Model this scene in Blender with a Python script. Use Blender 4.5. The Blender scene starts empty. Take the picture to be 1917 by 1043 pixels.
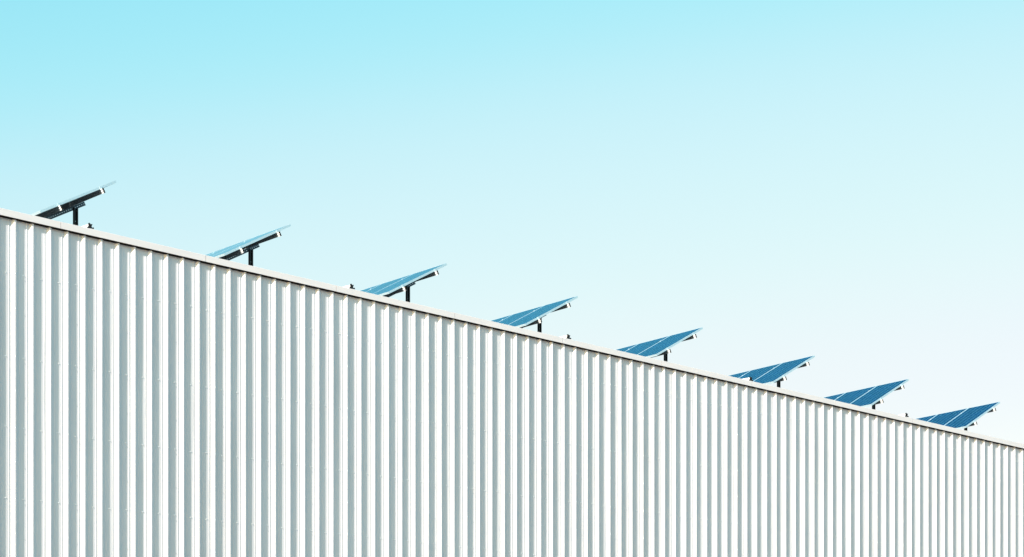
import bpy, bmesh, math, random
from mathutils import Vector, Matrix
random.seed(7)
R = math.radians
scene = bpy.context.scene
C = scene.collection

# ------------------------------------------------------------------ measures
P = 1 / 3                      # rib pitch of the wall cladding (m)
EYE = 1.65                     # camera height above the yard
FPX, VPX, YH, Z0 = 4300.0, 5380.26, 1512.47, 110.841 * P
IMW, IMH, CX = 1917.0, 1043.0, 958.5
TH = math.atan((VPX - CX) / FPX)
RIGHT = Vector((math.sin(TH), -math.cos(TH), 0))
FWD = Vector((math.cos(TH), math.sin(TH), 0))
CAM = RIGHT * (CX / FPX * Z0) - FWD * Z0
FALL = 0.0191                  # the roof falls 1:50 along the wall
ZR = 28.93 * P + EYE           # top of coping at x = 0
def zc(x): return ZR - FALL * x
SUN_H = Vector((-3.9, -1.0, 0)).normalized()
SUN_EL = R(21.5)
TO_SUN = SUN_H * math.cos(SUN_EL) + Vector((0, 0, math.sin(SUN_EL)))

# ------------------------------------------------------------------ materials
def new_mat(name):
    m = bpy.data.materials.new(name); m.use_nodes = True
    nt = m.node_tree
    return m, nt, nt.nodes['Principled BSDF']
def N(nt, t, **kw):
    n = nt.nodes.new(t)
    for k, v in kw.items(): setattr(n, k, v)
    return n
def simple(name, col, rough=.5, metal=0.0, var=.08, scale=6.0, stretch=(1, 1, 1), spec=.5, bump=0):
    m, nt, b = new_mat(name)
    tc = N(nt, 'ShaderNodeTexCoord'); mp = N(nt, 'ShaderNodeMapping'); mp.inputs['Scale'].default_value = stretch
    nz = N(nt, 'ShaderNodeTexNoise'); nz.inputs['Scale'].default_value = scale; nz.inputs['Detail'].default_value = 5
    nt.links.new(tc.outputs['Object'], mp.inputs['Vector']); nt.links.new(mp.outputs[0], nz.inputs['Vector'])
    rp = N(nt, 'ShaderNodeMapRange'); rp.inputs['From Min'].default_value = .3; rp.inputs['From Max'].default_value = .7
    rp.inputs['To Min'].default_value = 1 - var; rp.inputs['To Max'].default_value = 1 + var * .3
    nt.links.new(nz.outputs['Fac'], rp.inputs['Value'])
    mx = N(nt, 'ShaderNodeVectorMath', operation='SCALE'); mx.inputs[0].default_value = col
    nt.links.new(rp.outputs[0], mx.inputs['Scale']); nt.links.new(mx.outputs[0], b.inputs['Base Color'])
    rr = N(nt, 'ShaderNodeMapRange'); rr.inputs['To Min'].default_value = rough - .06; rr.inputs['To Max'].default_value = rough + .08
    nt.links.new(nz.outputs['Fac'], rr.inputs['Value']); nt.links.new(rr.outputs[0], b.inputs['Roughness'])
    b.inputs['Metallic'].default_value = metal; b.inputs['Specular IOR Level'].default_value = spec
    if bump:
        bp = N(nt, 'ShaderNodeBump'); bp.inputs['Strength'].default_value = bump; bp.inputs['Distance'].default_value = .004
        nt.links.new(nz.outputs['Fac'], bp.inputs['Height']); nt.links.new(bp.outputs[0], b.inputs['Normal'])
    return m

def cladding_mat():
    m, nt, b = new_mat('coated_steel')
    geo = N(nt, 'ShaderNodeNewGeometry'); oi = N(nt, 'ShaderNodeObjectInfo')
    mp = N(nt, 'ShaderNodeMapping'); mp.inputs['Scale'].default_value = (14, 14, .35)
    nt.links.new(geo.outputs['Position'], mp.inputs['Vector'])
    n1 = N(nt, 'ShaderNodeTexNoise'); n1.inputs['Scale'].default_value = 1; n1.inputs['Detail'].default_value = 6
    nt.links.new(mp.outputs[0], n1.inputs['Vector'])
    n2 = N(nt, 'ShaderNodeTexNoise'); n2.inputs['Scale'].default_value = .8; n2.inputs['Detail'].default_value = 4
    nt.links.new(geo.outputs['Position'], n2.inputs['Vector'])
    a = N(nt, 'ShaderNodeMapRange'); a.inputs['From Min'].default_value = .35; a.inputs['From Max'].default_value = .75
    a.inputs['To Min'].default_value = 1.0; a.inputs['To Max'].default_value = .955
    nt.links.new(n1.outputs['Fac'], a.inputs['Value'])
    c = N(nt, 'ShaderNodeMapRange'); c.inputs['From Min'].default_value = .3; c.inputs['From Max'].default_value = .7
    c.inputs['To Min'].default_value = .95; c.inputs['To Max'].default_value = 1.02
    nt.links.new(n2.outputs['Fac'], c.inputs['Value'])
    d = N(nt, 'ShaderNodeMapRange'); d.inputs['To Min'].default_value = .965; d.inputs['To Max'].default_value = 1.02
    nt.links.new(oi.outputs['Random'], d.inputs['Value'])
    m1 = N(nt, 'ShaderNodeMath', operation='MULTIPLY'); m2 = N(nt, 'ShaderNodeMath', operation='MULTIPLY')
    nt.links.new(a.outputs[0], m1.inputs[0]); nt.links.new(c.outputs[0], m1.inputs[1])
    nt.links.new(m1.outputs[0], m2.inputs[0]); nt.links.new(d.outputs[0], m2.inputs[1])
    s = N(nt, 'ShaderNodeVectorMath', operation='SCALE'); s.inputs[0].default_value = (.795, .758, .765)
    nt.links.new(m2.outputs[0], s.inputs['Scale']); nt.links.new(s.outputs[0], b.inputs['Base Color'])
    b.inputs['Roughness'].default_value = .32; b.inputs['Specular IOR Level'].default_value = .9
    return m

def cell_mat(WID=.9294, LEN=1.733):
    # photovoltaic glass: 6 x 10 dark blue cells, silver busbars, pale back sheet in the gaps
    m, nt, b = new_mat('photovoltaic_glass')
    tc = N(nt, 'ShaderNodeTexCoord'); sp = N(nt, 'ShaderNodeSeparateXYZ')
    nt.links.new(tc.outputs['Object'], sp.inputs[0])
    def M(op, x, y):
        n = N(nt, 'ShaderNodeMath', operation=op)
        for i, v in enumerate((x, y)):
            if isinstance(v, (int, float)): n.inputs[i].default_value = v
            else: nt.links.new(v, n.inputs[i])
        return n.outputs[0]
    CW, CL = (WID - .03) / 6, (LEN - .03) / 10
    fy = M('FLOORED_MODULO', M('SUBTRACT', sp.outputs['Y'], .015), CW); fx = M('FLOORED_MODULO', M('SUBTRACT', sp.outputs['X'], .015), CL)
    gy = M('LESS_THAN', M('ABSOLUTE', M('SUBTRACT', fy, CW / 2), 0), CW / 2 - .004)
    gx = M('LESS_THAN', M('ABSOLUTE', M('SUBTRACT', fx, CL / 2), 0), CL / 2 - .0015)
    cell = M('MULTIPLY', gx, gy)
    bb = M('LESS_THAN', M('ABSOLUTE', M('SUBTRACT', M('FLOORED_MODULO', fy, CW / 2), CW / 4), 0), .0028)
    fl = N(nt, 'ShaderNodeCombineXYZ')
    nt.links.new(M('FLOOR', M('DIVIDE', sp.outputs['X'], CL), 0), fl.inputs[0])
    nt.links.new(M('FLOOR', M('DIVIDE', sp.outputs['Y'], CW), 0), fl.inputs[1])
    oi = N(nt, 'ShaderNodeObjectInfo'); nt.links.new(M('MULTIPLY', oi.outputs['Random'], 50), fl.inputs[2])
    wn = N(nt, 'ShaderNodeTexWhiteNoise'); nt.links.new(fl.outputs[0], wn.inputs['Vector'])
    cr = N(nt, 'ShaderNodeMix', data_type='RGBA')
    nt.links.new(wn.outputs['Value'], cr.inputs['Factor'])
    cr.inputs['A'].default_value = (.0004, .011, .058, 1); cr.inputs['B'].default_value = (.0008, .018, .086, 1)
    m1 = N(nt, 'ShaderNodeMix', data_type='RGBA'); nt.links.new(bb, m1.inputs['Factor'])
    nt.links.new(cr.outputs['Result'], m1.inputs['A']); m1.inputs['B'].default_value = (.05, .22, .34, 1)
    m2 = N(nt, 'ShaderNodeMix', data_type='RGBA'); nt.links.new(cell, m2.inputs['Factor'])
    m2.inputs['A'].default_value = (.10, .32, .46, 1); nt.links.new(m1.outputs['Result'], m2.inputs['B'])
    # blue anti-reflection coating: tinted gloss over the cells, by Fresnel
    nt.nodes.remove(b)
    df = N(nt, 'ShaderNodeBsdfDiffuse'); nt.links.new(m2.outputs['Result'], df.inputs['Color'])
    gl = N(nt, 'ShaderNodeBsdfGlossy'); gl.inputs['Color'].default_value = (.36, .96, 1.0, 1); gl.inputs['Roughness'].default_value = .1
    fr = N(nt, 'ShaderNodeFresnel'); fr.inputs['IOR'].default_value = 1.15
    ms = N(nt, 'ShaderNodeMixShader'); nt.links.new(M('POWER', fr.outputs[0], 1.28), ms.inputs[0])
    gc = N(nt, 'ShaderNodeMix', data_type='RGBA'); nt.links.new(fr.outputs[0], gc.inputs['Factor'])
    gc.inputs['A'].default_value = (.22, .84, .98, 1); gc.inputs['B'].default_value = (1, 1, 1, 1)
    nt.links.new(gc.outputs['Result'], gl.inputs['Color'])
    nt.links.new(df.outputs[0], ms.inputs[1]); nt.links.new(gl.outputs[0], ms.inputs[2])
    nt.links.new(ms.outputs[0], nt.nodes['Material Output'].inputs['Surface'])
    return m

MAT = {
    'clad': cladding_mat(),
    'coping': simple('coping_steel', (.88, .80, .785), .42, var=.05, scale=1.5, stretch=(1, 1, 6)),
    'strap_shade': simple('strap_and_shade_black', (.016, .010, .007), .9, spec=.1),  # near-black for the joint strap and the shade band painted under the coping
    'roof': simple('roof_membrane', (.05, .055, .06), .5, scale=2),
    'plain_wall': simple('rear_cladding', (.7, .69, .67), .45, scale=2),
    'alu': simple('anodised_aluminium', (.53, .68, .745), .38, metal=.3, var=.05),
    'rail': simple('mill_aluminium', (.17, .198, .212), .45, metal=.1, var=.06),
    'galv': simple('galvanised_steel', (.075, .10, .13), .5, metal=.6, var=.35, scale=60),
    'post': simple('dark_post_steel', (.035, .04, .045), .55, metal=.3, var=.3, scale=25),
    'bolt': simple('zinc_bolt', (.45, .46, .48), .35, metal=.8),
    'screw': simple('capped_screw', (.86, .86, .86), .25, metal=.2, var=.02),
    'cells': cell_mat(),
    'back': simple('back_sheet', (.55, .56, .58), .5),
    'black': simple('black_plastic', (.008, .008, .009), .55, spec=.25),
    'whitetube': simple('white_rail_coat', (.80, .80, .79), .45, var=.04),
    'ground': simple('yard_asphalt', (.19, .186, .18), .85, var=.25, scale=.6, bump=.3),
}

# ------------------------------------------------------------------ mesh helpers
def link(name, me, mat, parent=None, loc=None):
    o = bpy.data.objects.new(name, me); C.objects.link(o)
    if mat and not me.materials: me.materials.append(mat)
    if parent: o.parent = parent
    if loc is not None: o.location = loc
    return o
def mesh_from(bm, name):
    me = bpy.data.meshes.new(name)
    bmesh.ops.recalc_face_normals(bm, faces=bm.faces)
    bm.to_mesh(me); bm.free(); return me
def obj(name, bm, mat, parent=None, loc=None):
    return link(name, mesh_from(bm, name), mat, parent, loc)
def box(bm, x0, x1, y0, y1, z0, z1, M=None):
    v = [bm.verts.new((x, y, z)) for x in (x0, x1) for y in (y0, y1) for z in (z0, z1)]
    for f in ((0, 1, 3, 2), (4, 6, 7, 5), (0, 4, 5, 1), (2, 3, 7, 6), (0, 2, 6, 4), (1, 5, 7, 3)):
        bm.faces.new([v[i] for i in f])
    if M is not None: bmesh.ops.transform(bm, matrix=M, verts=v)
    return v
def prism(bm, pts, a, b, axis='y', M=None):
    """closed outline pts (u,v) pushed from a to b along axis"""
    def at(u, v, w): return {'y': (u, w, v), 'x': (w, u, v), 'z': (u, v, w)}[axis]
    A = [bm.verts.new(at(u, v, a)) for u, v in pts]; B = [bm.verts.new(at(u, v, b)) for u, v in pts]
    n = len(pts)
    bm.faces.new(A); bm.faces.new(B[::-1])
    for i in range(n): bm.faces.new((A[i], A[(i + 1) % n], B[(i + 1) % n], B[i]))
    if M is not None: bmesh.ops.transform(bm, matrix=M, verts=A + B)
    return A + B
def bevel(bm, w, seg=1):
    bmesh.ops.bevel(bm, geom=list(bm.edges), offset=w, segments=seg, affect='EDGES', clamp_overlap=True)
def disc(bm, r, h, n, M, r2=None):
    r2 = r if r2 is None else r2
    A = [bm.verts.new((r * math.cos(2 * math.pi * i / n), r * math.sin(2 * math.pi * i / n), 0)) for i in range(n)]
    B = [bm.verts.new((r2 * math.cos(2 * math.pi * i / n), r2 * math.sin(2 * math.pi * i / n), h)) for i in range(n)]
    bm.faces.new(B)
    for i in range(n): bm.faces.new((A[i], A[(i + 1) % n], B[(i + 1) % n], B[i]))
    bmesh.ops.transform(bm, matrix=M, verts=A + B)
def thing(name, label, cat, loc, group=None):
    o = bpy.data.objects.new(name, None); C.objects.link(o); o.location = loc
    o.empty_display_size = .3
    o['label'] = label; o['category'] = cat
    if group: o['group'] = group
    return o
def children(o): return [c for c in bpy.data.objects if c.parent == o]
def copy_tree(o, parent=None):
    c = o.copy(); C.objects.link(c); c.parent = parent
    for ch in children(o): copy_tree(ch, c)
    return c

# ------------------------------------------------------------------ ground
bm = bmesh.new()
g = 2500
vs = [bm.verts.new(p) for p in ((-g, -g, 0), (g, -g, 0), (g, g, 0), (-g, g, 0))]; bm.faces.new(vs)
o = obj('ground', bm, MAT['ground']); o['kind'] = 'structure'

# ------------------------------------------------------------------ the building
DEP = .137 * P                                    # depth of the trapezoidal rib
T0 = .888 * P                                     # a crest edge stands here
# one pitch of the profile, from crest edge to crest edge: (fraction, depth fraction)
h = .011 / .14
PROF = [(0, .06), (.012, .10), (.128, .97), (.146, 1), (.262, 1), (.272, 1 - h), (.312, 1 - h), (.322, 1), (.48, 1), (.662, 1), (.672, 1 - h), (.694, 1 - h),
        (.704, 1), (.812, 1), (.828, .97), (.922, .10), (.934, .02), (.988, .0)]
N0, N1 = -12, 108                                # ribs built (multiples of three)
WALL_X0, WALL_X1 = T0 + N0 * P, T0 + N1 * P
building = thing('factory_building', 'long pale factory hall clad in white ribbed metal sheets under a flat coping', 'building', (WALL_X0, 0, 0))
BL = Vector(building.location)
COP_H = .335 * P                                 # coping face
OVER = .10 * P                                   # coping stands this far off the crests

def sheet(k):
    """cladding sheet of three ribs, 1 m wide, lapped one crest over the next sheet"""
    x0 = T0 + k * 3 * P
    pts = []
    for r in range(3):
        jx, jd = random.uniform(-.0022, .0022), random.uniform(-.02, .02)
        for fx, fd in PROF:
            w = 1 if .05 < fx < .9 else 0
            pts.append((x0 + (r + fx) * P + jx * w, fd * DEP * (1 + jd * w)))
    pts.append((x0 + 3 * P, .06 * DEP)); pts.append((x0 + (3 + .011) * P, .10 * DEP))
    pts[0] = (x0 - .0588 * P, .02 * DEP); pts[1] = (x0 - .012 * P, 0)
    pts.insert(2, (x0, .06 * DEP)); pts.insert(3, (x0 + .012 * P, .10 * DEP))
    zs = [0, 4, 7, 8.3, 9.5, 10.5, None]
    bm = bmesh.new(); rows = []
    jig = random.uniform(-.0006, .0006); lean = random.uniform(-.0012, .0012)
    ph = random.uniform(0, 6)
    for z in zs:
        row = []
        for i, (x, y) in enumerate(pts):
            zz = zc(x) - .05 if z is None else z + .08
            w = .0011 * math.sin(zz * 1.9 + ph) * math.sin(i * .9 + ph)
            off = -.0035 if i < 4 else 0         # the lap lies on the sheet before
            row.append(bm.verts.new((x - BL.x + jig + lean * (zz - 8) / 4, y + off + w * (0 if i < 4 else 1) - BL.y, zz)))
        rows.append(row)
    for a, b in zip(rows[:-1], rows[1:]):
        for i in range(len(a) - 1): bm.faces.new((a[i], a[i + 1], b[i + 1], b[i]))
    return bm
for k in range(N0 // 3, N1 // 3):
    obj('cladding_sheet', sheet(k), MAT['clad'], building)

# screws: washers and hexagon heads in the troughs, stitching screws on the lapped crests
bm = bmesh.new()
Mx = Matrix.Rotation(R(90), 4, 'X')
disc(bm, .0112, .0025, 10, Mx, .0104); disc(bm, .0070, .0095, 6, Mx @ Matrix.Translation((0, 0, .0025)), .0062)
SCREW = mesh_from(bm, 'screw'); SCREW.materials.append(MAT['screw'])
ROWS = [25.936, 21.904, 18.465, 15.035, 11.60, 8.17]
spots = []
for n in range(-3, 100):
    for j, zr_ in enumerate(ROWS):
        spots.append((T0 + (n + .485 + random.uniform(-.012, .012)) * P, DEP - .0005, zr_ * P + EYE + random.uniform(-.012, .012)))
        if n % 3 == 0:
            for dz in (0, -1.71):
                spots.append((T0 + (n - .035) * P, -.0015, (zr_ + dz) * P + EYE + random.uniform(-.01, .01)))
def vis(s):
    d = Vector(s) - Vector((CAM.x, CAM.y, EYE))
    dep = d.dot(FWD); u = CX + FPX * d.dot(RIGHT) / dep; v = YH - FPX * d.z / dep
    return dep, (-5 < u < IMW + 5 and v < IMH + 5)
spots = sorted([(vis(s)[0], s) for s in spots if vis(s)[1]])
for i, (d, s) in enumerate(spots[:100]):
    o = link('screw', SCREW, None, building, Vector(s) - BL)
    o.rotation_euler = (0, random.uniform(0, 1), 0)
bm = bmesh.new()
for d, s in spots[100:]:
    T = Matrix.Translation(Vector(s) - BL) @ Matrix.Rotation(random.uniform(0, 1), 4, 'Y') @ Mx
    disc(bm, .0112, .0025, 8, T, .0104); disc(bm, .0070, .0095, 6, T @ Matrix.Translation((0, 0, .0025)), .0062)
o = obj('distant_screws', bm, MAT['screw'], building); o['kind'] = 'stuff'

# coping lengths: sloping top, upright face, folded lip; 4 mm joints over a strap
JS, J0 = 8.8075 * P, 3.373 * P
COP_B = .34                                      # how far the coping reaches over the roof
t = .0025
j = -2
while True:
    xa, xb = J0 + (j - 1) * JS + .0035, J0 + j * JS - .0035
    j += 1
    if xb < WALL_X0: continue
    if xa > WALL_X1: break
    xa = max(xa, WALL_X0); xb = min(xb, WALL_X1)
    dy = random.uniform(-.0012, .0012); dz = random.uniform(-.0015, .0015)
    yf = -OVER + dy
    out = [(yf, -COP_H), (yf, -.003), (yf + .003, 0), (COP_B, .012), (COP_B, -.16), (COP_B - t, -.16), (COP_B - t, .012 - t),
           (yf + t, -t), (yf + t, -COP_H + t), (yf + .012, -COP_H + t), (yf + .012, -COP_H)]
    bm = bmesh.new()
    A = [bm.verts.new((xa - BL.x, y, zc(xa) + z + dz)) for y, z in out]
    B = [bm.verts.new((xb - BL.x, y, zc(xb) + z + dz)) for y, z in out]
    n = len(out)
    for i in range(n): bm.faces.new((A[i], A[(i + 1) % n], B[(i + 1) % n], B[i]))
    bm.faces.new(A); bm.faces.new(B[::-1])
    o = obj('coping', bm, MAT['coping'], building)
def slab(name, y0, y1, z0, z1, mat, x0=WALL_X0, x1=WALL_X1):
    bm = bmesh.new()
    v = box(bm, x0 - BL.x, x1 - BL.x, y0, y1, z0, z1)
    for q in v: q.co.z += zc(q.co.x + BL.x)
    return obj(name, bm, mat, building)
slab('coping_strap', -OVER + .008, -OVER + .0095, -COP_H + .012, -.012, MAT['strap_shade'])
slab('shade_strip', -OVER + .013, DEP - .004, -COP_H - .014, -.06, MAT['strap_shade'])  # black strip added below the lip, painting the shade line under the coping
# roof sheet with low seams, and the three walls the photograph does not show
RD = 34.0
RZ = -.16
bm = bmesh.new()
x = WALL_X0; prof = []
while x < WALL_X1:
    prof += [(x, 0), (x + .30, 0), (x + .315, .035), (x + .345, .035), (x + .36, 0)]; x += .60
A = [bm.verts.new((q - BL.x, DEP + .02, zc(q) + RZ + z)) for q, z in prof]; B = [bm.verts.new((q - BL.x, RD, zc(q) + RZ + z)) for q, z in prof]
for i in range(len(prof) - 1): bm.faces.new((A[i], A[i + 1], B[i + 1], B[i]))
obj('roof', bm, MAT['roof'], building)
def plain(x0, x1, y0, y1):
    bm = bmesh.new(); v = box(bm, x0 - BL.x, x1 - BL.x, y0, y1, 0, 1)
    for q in v:
        if q.co.z > .5: q.co.z = zc(q.co.x + BL.x) - .04
    obj('wall', bm, MAT['plain_wall'], building)
plain(WALL_X0 - .12, WALL_X0 - .02, 0, RD); plain(WALL_X1 + .03, WALL_X1 + .13, 0, RD); plain(WALL_X0 - .02, WALL_X1 + .03, RD - .1, RD)

# ------------------------------------------------------------------ solar arrays
TAU = .4826
ROWFALL = .0454              # the rows run gently downhill away from the wall
ct, st = math.cos(TAU), math.sin(TAU)
LEN, WID, GAP = 5.1993 * P, 2.8483 * P - .020, .020
YN = 2.30 * P                                    # near edge of the first module
FRH = .040                                       # module frame depth
RAILH = .082
NMOD = 4
YPOST = (4.889 * P, 4.889 * P + 2.05)
XPOST = .7433 * P                                # post stands this far down-slope from the top edge
AU, AL = 1.1043 * P, 3.9937 * P                  # rails, measured down the slope from the top edge
# slope frame: u runs down the slope from the top edge, n is the upward normal; origin = top near corner
SL = Matrix(((-ct, 0, -st, 0), (0, 1, 0, 0), (-st, 0, ct, 0), (0, 0, 0, 1)))

def make_array(root, zt):
    """zt: height of the top corner above the root; root origin = near post foot on the roof"""
    O = Matrix.Translation((XPOST, YN - YPOST[0], zt)) @ Matrix.Rotation(-math.atan(ROWFALL), 4, 'X') @ SL
    for k in range(NMOD):
        y0 = k * (WID + GAP)
        M = O @ Matrix.Translation((0, y0, 0))
        bm = bmesh.new()
        fw = .012
        # frame: four bars with the glass rebated 1.5 mm, hollow beneath
        for (a, b, c, d) in ((0, LEN, 0, fw), (0, LEN, WID - fw, WID), (0, fw, fw, WID - fw), (LEN - fw, LEN, fw, WID - fw)):
            box(bm, a, b, c, d, -FRH, 0)
        for (a, b, c, d) in ((fw, LEN - fw, fw, .03), (fw, LEN - fw, WID - .03, WID - fw), (fw, .03, .03, WID - .03), (LEN - .03, LEN - fw, .03, WID - .03)):
            box(bm, a, b, c, d, -FRH, -FRH + .002)
        f = obj('solar_module', bm, MAT['alu'], root); f.matrix_local = M
        bm = bmesh.new(); box(bm, fw, LEN - fw, fw, WID - fw, -.006, -.0018)
        gl = obj('cell_glass', bm, MAT['cells'], f); gl.location = (0, 0, 0)
        gl.data.materials.append(MAT['back'])
        for p_ in gl.data.polygons:
            if abs(p_.normal.z) > .9 and p_.center.z < -.005: p_.material_index = 1
        bm = bmesh.new(); box(bm, .16, .28, WID / 2 - .055, WID / 2 + .055, -.028, -.0065); bevel(bm, .004)
        obj('junction_box', bm, MAT['black'], f)
    for au in (AU, AL):
        # extruded rail, open box with grooved flanks; pokes a little out of the row
        w, hh, g_ = .019, RAILH, .006
        top, bot = -FRH - .0005, -FRH - .0005 - hh
        outl = [(au - w, top), (au - w, top - .016), (au - w + g_, top - .021), (au - w + g_, top - .034), (au - w, top - .039), (au - w, top - .052), (au - w + g_, top - .057),
                (au - w + g_, top - .068), (au - w, top - .072), (au - w, bot)]
        outl += [(2 * au - u, v) for u, v in outl[::-1]]
        inn = [(au + (u - au) * .55, top - .004 + (v - top) * .9) for u, v in outl]
        y0, y1 = -.052, NMOD * (WID + GAP) + .03
        bm = bmesh.new(); n = len(outl)
        Q = [[bm.verts.new((u, y, v)) for u, v in ring] for ring, y in ((outl, y0), (outl, y1), (inn, y0), (inn, y1))]
        for i in range(n):
            k = (i + 1) % n
            bm.faces.new((Q[0][i], Q[0][k], Q[1][k], Q[1][i])); bm.faces.new((Q[2][k], Q[2][i], Q[3][i], Q[3][k]))
            bm.faces.new((Q[0][k], Q[0][i], Q[2][i], Q[2][k])); bm.faces.new((Q[1][i], Q[1][k], Q[3][k], Q[3][i]))
        r = obj('rail', bm, MAT['rail'], root); r.matrix_local = O
        # white shell added on the projecting end, standing in for its sunlit tip
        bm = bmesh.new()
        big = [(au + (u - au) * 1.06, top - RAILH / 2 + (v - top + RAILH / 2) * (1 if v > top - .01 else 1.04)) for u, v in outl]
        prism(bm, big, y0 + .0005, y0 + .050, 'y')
        obj('sunlit_tip', bm, MAT['whitetube'], r)
        # black plate added over the open end, painting the dark of its hollow
        bm = bmesh.new(); prism(bm, [(au + (u - au) * .97, top - .0035 + (v - top) * .92) for u, v in outl], y0 - .0035, y0 - .0005, 'y')
        obj('end_dark', bm, MAT['black'], r)
        for k in range(NMOD + 1):
            yk = k * (WID + GAP) - GAP / 2
            bm = bmesh.new()
            if 0 < k < NMOD:
                box(bm, au - .022, au + .022, yk - .020, yk + .020, .0005, .0045)
            else:
                s_ = 1 if k == 0 else -1
                e = yk + s_ * GAP / 2
                a, b = sorted((e - s_ * .016, e + s_ * .010))
                box(bm, au - .018, au + .018, a, b, .0005, .002)
                a, b = sorted((e - s_ * .016, e - s_ * .002)); box(bm, au - .018, au + .018, a, b, -FRH + .001, .0005)
            if 0 < k < NMOD: disc(bm, .007, .007, 6, Matrix.Translation((au, yk, .0045)))
            else: disc(bm, .006, .003, 6, Matrix.Translation((au, (a + b) / 2, .0005)))
            c = obj('clamp', bm, MAT['alu'], root); c.matrix_local = O
    btop = -FRH - .001 - RAILH
    for i, yp in enumerate(YPOST):
        yl = yp - YN                             # in the array frame
        # perforated tilted beam under the two rails, C section open away from the wall
        bh, bw = .068, .041
        u0, u1 = .40 * P, AL + .28
        bm = bmesh.new()
        nh = int((u1 - u0) / .05); pitch = (u1 - u0) / nh
        # flange plates
        box(bm, u0, u1, yl + .0175, yl + bw + .0175, btop - .003, btop)
        box(bm, u0, u1, yl + .0175, yl + bw + .0175, btop - bh, btop - bh + .003)
        # web with a row of slots: strips above and below, bridges between
        wy0, wy1 = yl + .0145, yl + .0175
        box(bm, u0, u1, wy0, wy1, btop - .030, btop); box(bm, u0, u1, wy0, wy1, btop - bh, btop - bh + .030)
        for q in range(nh + 1):
            a = u0 + q * pitch
            box(bm, max(u0, a - .018), min(u1, a + .018), wy0, wy1, btop - bh + .030, btop - .030)
        b_ = obj('tilted_beam', bm, MAT['galv'], root); b_.matrix_local = O
        # post: channel section, its web facing the wall edge, two lips
        ax = XPOST + 0.0
        zt_post = zt - ROWFALL * (yp - YN) - (XPOST / ct) * st - (FRH + RAILH) / ct - .012
        pw, pd, pt = .082, .060, .005
        bm = bmesh.new()
        y0 = yp - YPOST[0]
        box(bm, -pw / 2, -pw / 2 + pt, y0 - pd / 2, y0 + .0135, 0, zt_post - .035)
        box(bm, pw / 2 - pt, pw / 2, y0 - pd / 2, y0 + .0135, 0, zt_post - .035)
        box(bm, -pw / 2 + pt, pw / 2 - pt, y0 + .0035, y0 + .0135, 0, zt_post - .035)
        box(bm, -pw / 2 + pt, -pw / 2 + pt + .014, y0 - pd / 2, y0 - pd / 2 + pt, 0, zt_post - .035)
        box(bm, pw / 2 - pt - .014, pw / 2 - pt, y0 - pd / 2, y0 - pd / 2 + pt, 0, zt_post - .035)
        p_ = obj('post', bm, MAT['post'], root)
        bm = bmesh.new(); box(bm, -.11, .11, y0 - .10, y0 + .10, -.012, -.0005); bevel(bm, .002)
        obj('base_plate', bm, MAT['galv'], p_)
        bm = bmesh.new()
        for (bx, bz) in ((-.02, .062), (.02, .085), (0, .27)):
            disc(bm, .009, .009, 6, Matrix.Translation((bx, y0 + .003, zt_post - bz)) @ Mx)
        obj('bolts', bm, MAT['bolt'], p_)

TN_X0, TN_S = 8.308, 11.4276
DX = [-.0594, -.0307, .1925, -.2556, .0537, .3489, -.1986, -.0508]
ZP, KP = 32.4598, .0190
LAB = ['leftmost solar panel row, seen edge on with dark underside and tall post',
       'second solar panel row from the left, thin pale glass over a black rail',
       'third solar panel row from the left, pale sky-blue glass',
       'fourth solar panel row from the left, mid-blue glass, short tilted beam at its post',
       'fifth solar panel row from the left, blue glass over a short dark post',
       'sixth solar panel row from the left, forked clamp before its blue glass',
       'second solar panel row from the right, dark blue glass, stub of post',
       'rightmost solar panel row with the deepest blue glass']
proto = None
for i in range(8):
    X = (TN_X0 + i * TN_S + DX[i])
    xt, zt = X * P, (ZP - KP * X) * P + EYE
    foot = zc(xt - XPOST) + RZ + .04
    loc = (xt - XPOST, YPOST[0], foot)
    if proto is None:
        root = thing('solar_array', LAB[0], 'solar panel', loc, 'solar panel rows along the roof edge')
        make_array(root, zt - foot); proto = root
        bpy.context.view_layer.update()
    else:
        root = copy_tree(proto); root.location = loc; root['label'] = LAB[i]

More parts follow.
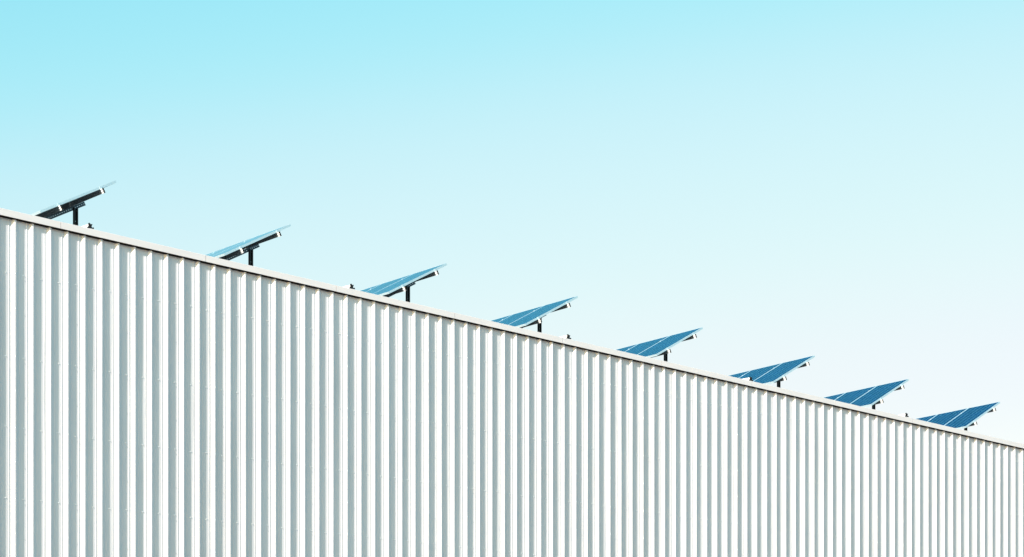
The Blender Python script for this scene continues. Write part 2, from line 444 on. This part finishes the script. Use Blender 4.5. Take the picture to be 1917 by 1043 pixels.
# ------------------------------------------------------------------ clamps on white roof rails
SC, XC0, YC = 17.1607, 5.6654, .8
CLAB = ['small black forked clamp on a white rail, right of the leftmost solar post',
        'small black forked clamp on a white rail, left of the third solar row',
        'small black forked clamp on a white rail, right of the fourth solar row',
        'small black forked clamp on a white rail, before the sixth solar row',
        'tiny black forked clamp on a white rail, between the two rightmost solar rows']
def make_clamp(root):
    # origin: on the roof; the rail runs straight back over the roof
    zt = .20
    bm = bmesh.new()
    prism(bm, [(-.030, zt - .046), (-.030, zt + .012), (-.020, zt + .024), (.020, zt + .024), (.030, zt + .012), (.030, zt - .046)], .004, 2.6, 'y')
    r = obj('rail', bm, MAT['whitetube'], root)
    for y in (.5, 1.7):
        bm = bmesh.new(); box(bm, -.018, .018, y, y + .04, 0.0, zt - .0465)
        obj('rail_foot', bm, MAT['rail'], root)
    # forked clamp: flared saddle, waist, two ears
    bm = bmesh.new()
    z = zt - .046
    prism(bm, [(-.034, z), (.034, z), (.026, z + .012), (.017, z + .022), (.018, z + .034), (.031, z + .066), (.027, z + .073), (.016, z + .066), (.002, z + .062),
               (-.012, z + .073), (-.024, z + .084), (-.031, z + .080), (-.030, z + .050), (-.020, z + .026), (-.026, z + .012)], -.030, .0035, 'y')
    obj('forked_clamp', bm, MAT['black'], root)
    for sx in (-1, 1):
        bm = bmesh.new()
        prism(bm, [(sx * .040, z - .004), (sx * .064, z - .004), (sx * .064, z + .002), (sx * .060, z + .017), (sx * .055, z + .021), (sx * .049, z + .021), (sx * .044, z + .017), (sx * .040, z + .002)],
              -.028, -.008, 'y')
        obj('side_bolt', bm, MAT['black'], root)
    bm = bmesh.new(); box(bm, -.012, .012, -.026, -.002, 0, z - .0045); box(bm, -.045, .045, -.04, .01, 0, .003)
    obj('stand', bm, MAT['rail'], root)
proto = None
for i in range(5):
    X = (XC0 + i * SC) * P
    loc = (X, YC * P, zc(X) + RZ + .0365 + .065)
    if proto is None:
        root = thing('roof_clamp', CLAB[0], 'roof clamp', loc, 'forked clamps spaced along the roof edge')
        make_clamp(root); proto = root
        bpy.context.view_layer.update()
    else:
        root = copy_tree(proto); root.location = loc; root['label'] = CLAB[i]

# ------------------------------------------------------------------ light
W = bpy.data.worlds.new('World'); scene.world = W; W.use_nodes = True
nt = W.node_tree
bg = nt.nodes['Background']
sky = nt.nodes.new('ShaderNodeTexSky'); sky.sky_type = 'NISHITA'; sky.sun_disc = False
sky.sun_elevation = SUN_EL
sky.sun_rotation = math.atan2(TO_SUN.x, TO_SUN.y)
sky.altitude = 0; sky.air_density = 1.5; sky.dust_density = .7; sky.ozone_density = 1.0
# colour response of the whole sky (same for every direction): deeper cyan where it is dim, soft shoulder above, brightest sun-side part lifted to fill the wall's shade
K = .1 * 2 ** 1.04 / 2.5                         # radiance -> curve input
sc_in = nt.nodes.new('ShaderNodeVectorMath'); sc_in.operation = 'SCALE'; sc_in.inputs['Scale'].default_value = K
sky_resp = nt.nodes.new('ShaderNodeRGBCurve')
sc_out = nt.nodes.new('ShaderNodeVectorMath'); sc_out.operation = 'SCALE'; sc_out.inputs['Scale'].default_value = 1 / K
cm = sky_resp.mapping; cm.use_clip = False; cm.extend = 'EXTRAPOLATED'
RESP = [[(0, 0), (.3, .12), (.535, .35), (.68, .61), (.81, .735), (.95, .835), (1.13, .91), (1.5, 1.22), (2.5, 2.6)],
        [(0, 0), (.3, .42), (.77, .81), (.90, .872), (1.1, .933), (1.4, .967), (1.8, 1.32), (2.5, 2.5)],
        [(0, 0), (.4, .55), (.94, .93), (1.1, .958), (1.3, .978), (1.7, 1.3), (2.5, 2.5)]]
for c, pts in enumerate(RESP):
    cu = cm.curves[c]
    cu.points[0].location = (0, 0); cu.points[1].location = (pts[-1][0] / 2.5, pts[-1][1] / 2.5)
    for a, b in pts[1:-1]: cu.points.new(a / 2.5, b / 2.5)
cm.update()
nt.links.new(sky.outputs[0], sc_in.inputs[0]); nt.links.new(sc_in.outputs[0], sky_resp.inputs['Color'])
nt.links.new(sky_resp.outputs[0], sc_out.inputs[0]); nt.links.new(sc_out.outputs[0], bg.inputs['Color'])
bg.inputs['Strength'].default_value = .10
sun = bpy.data.lights.new('sun', 'SUN'); sun.energy = 3.65; sun.angle = R(.5); sun.color = (1, .945, .885)
so = bpy.data.objects.new('sun', sun); C.objects.link(so)
so.rotation_euler = (-TO_SUN).to_track_quat('-Z', 'Y').to_euler(); so.location = (-20, -20, 40)

# ------------------------------------------------------------------ camera and view
cam = bpy.data.cameras.new('camera'); co = bpy.data.objects.new('camera', cam); C.objects.link(co)
co.location = (CAM.x, CAM.y, EYE)
co.rotation_euler = (R(90), 0, math.atan2(FWD.y, FWD.x) - R(90))
cam.sensor_width = 36; cam.lens = FPX / IMW * 36
cam.shift_y = (YH - IMH / 2) / IMW
cam.clip_start = .5; cam.clip_end = 6000
scene.camera = co
vs = scene.view_settings
vs.view_transform = 'Standard'; vs.look = 'None'; vs.gamma = 1; vs.use_curve_mapping = False
vs.exposure = 1.04
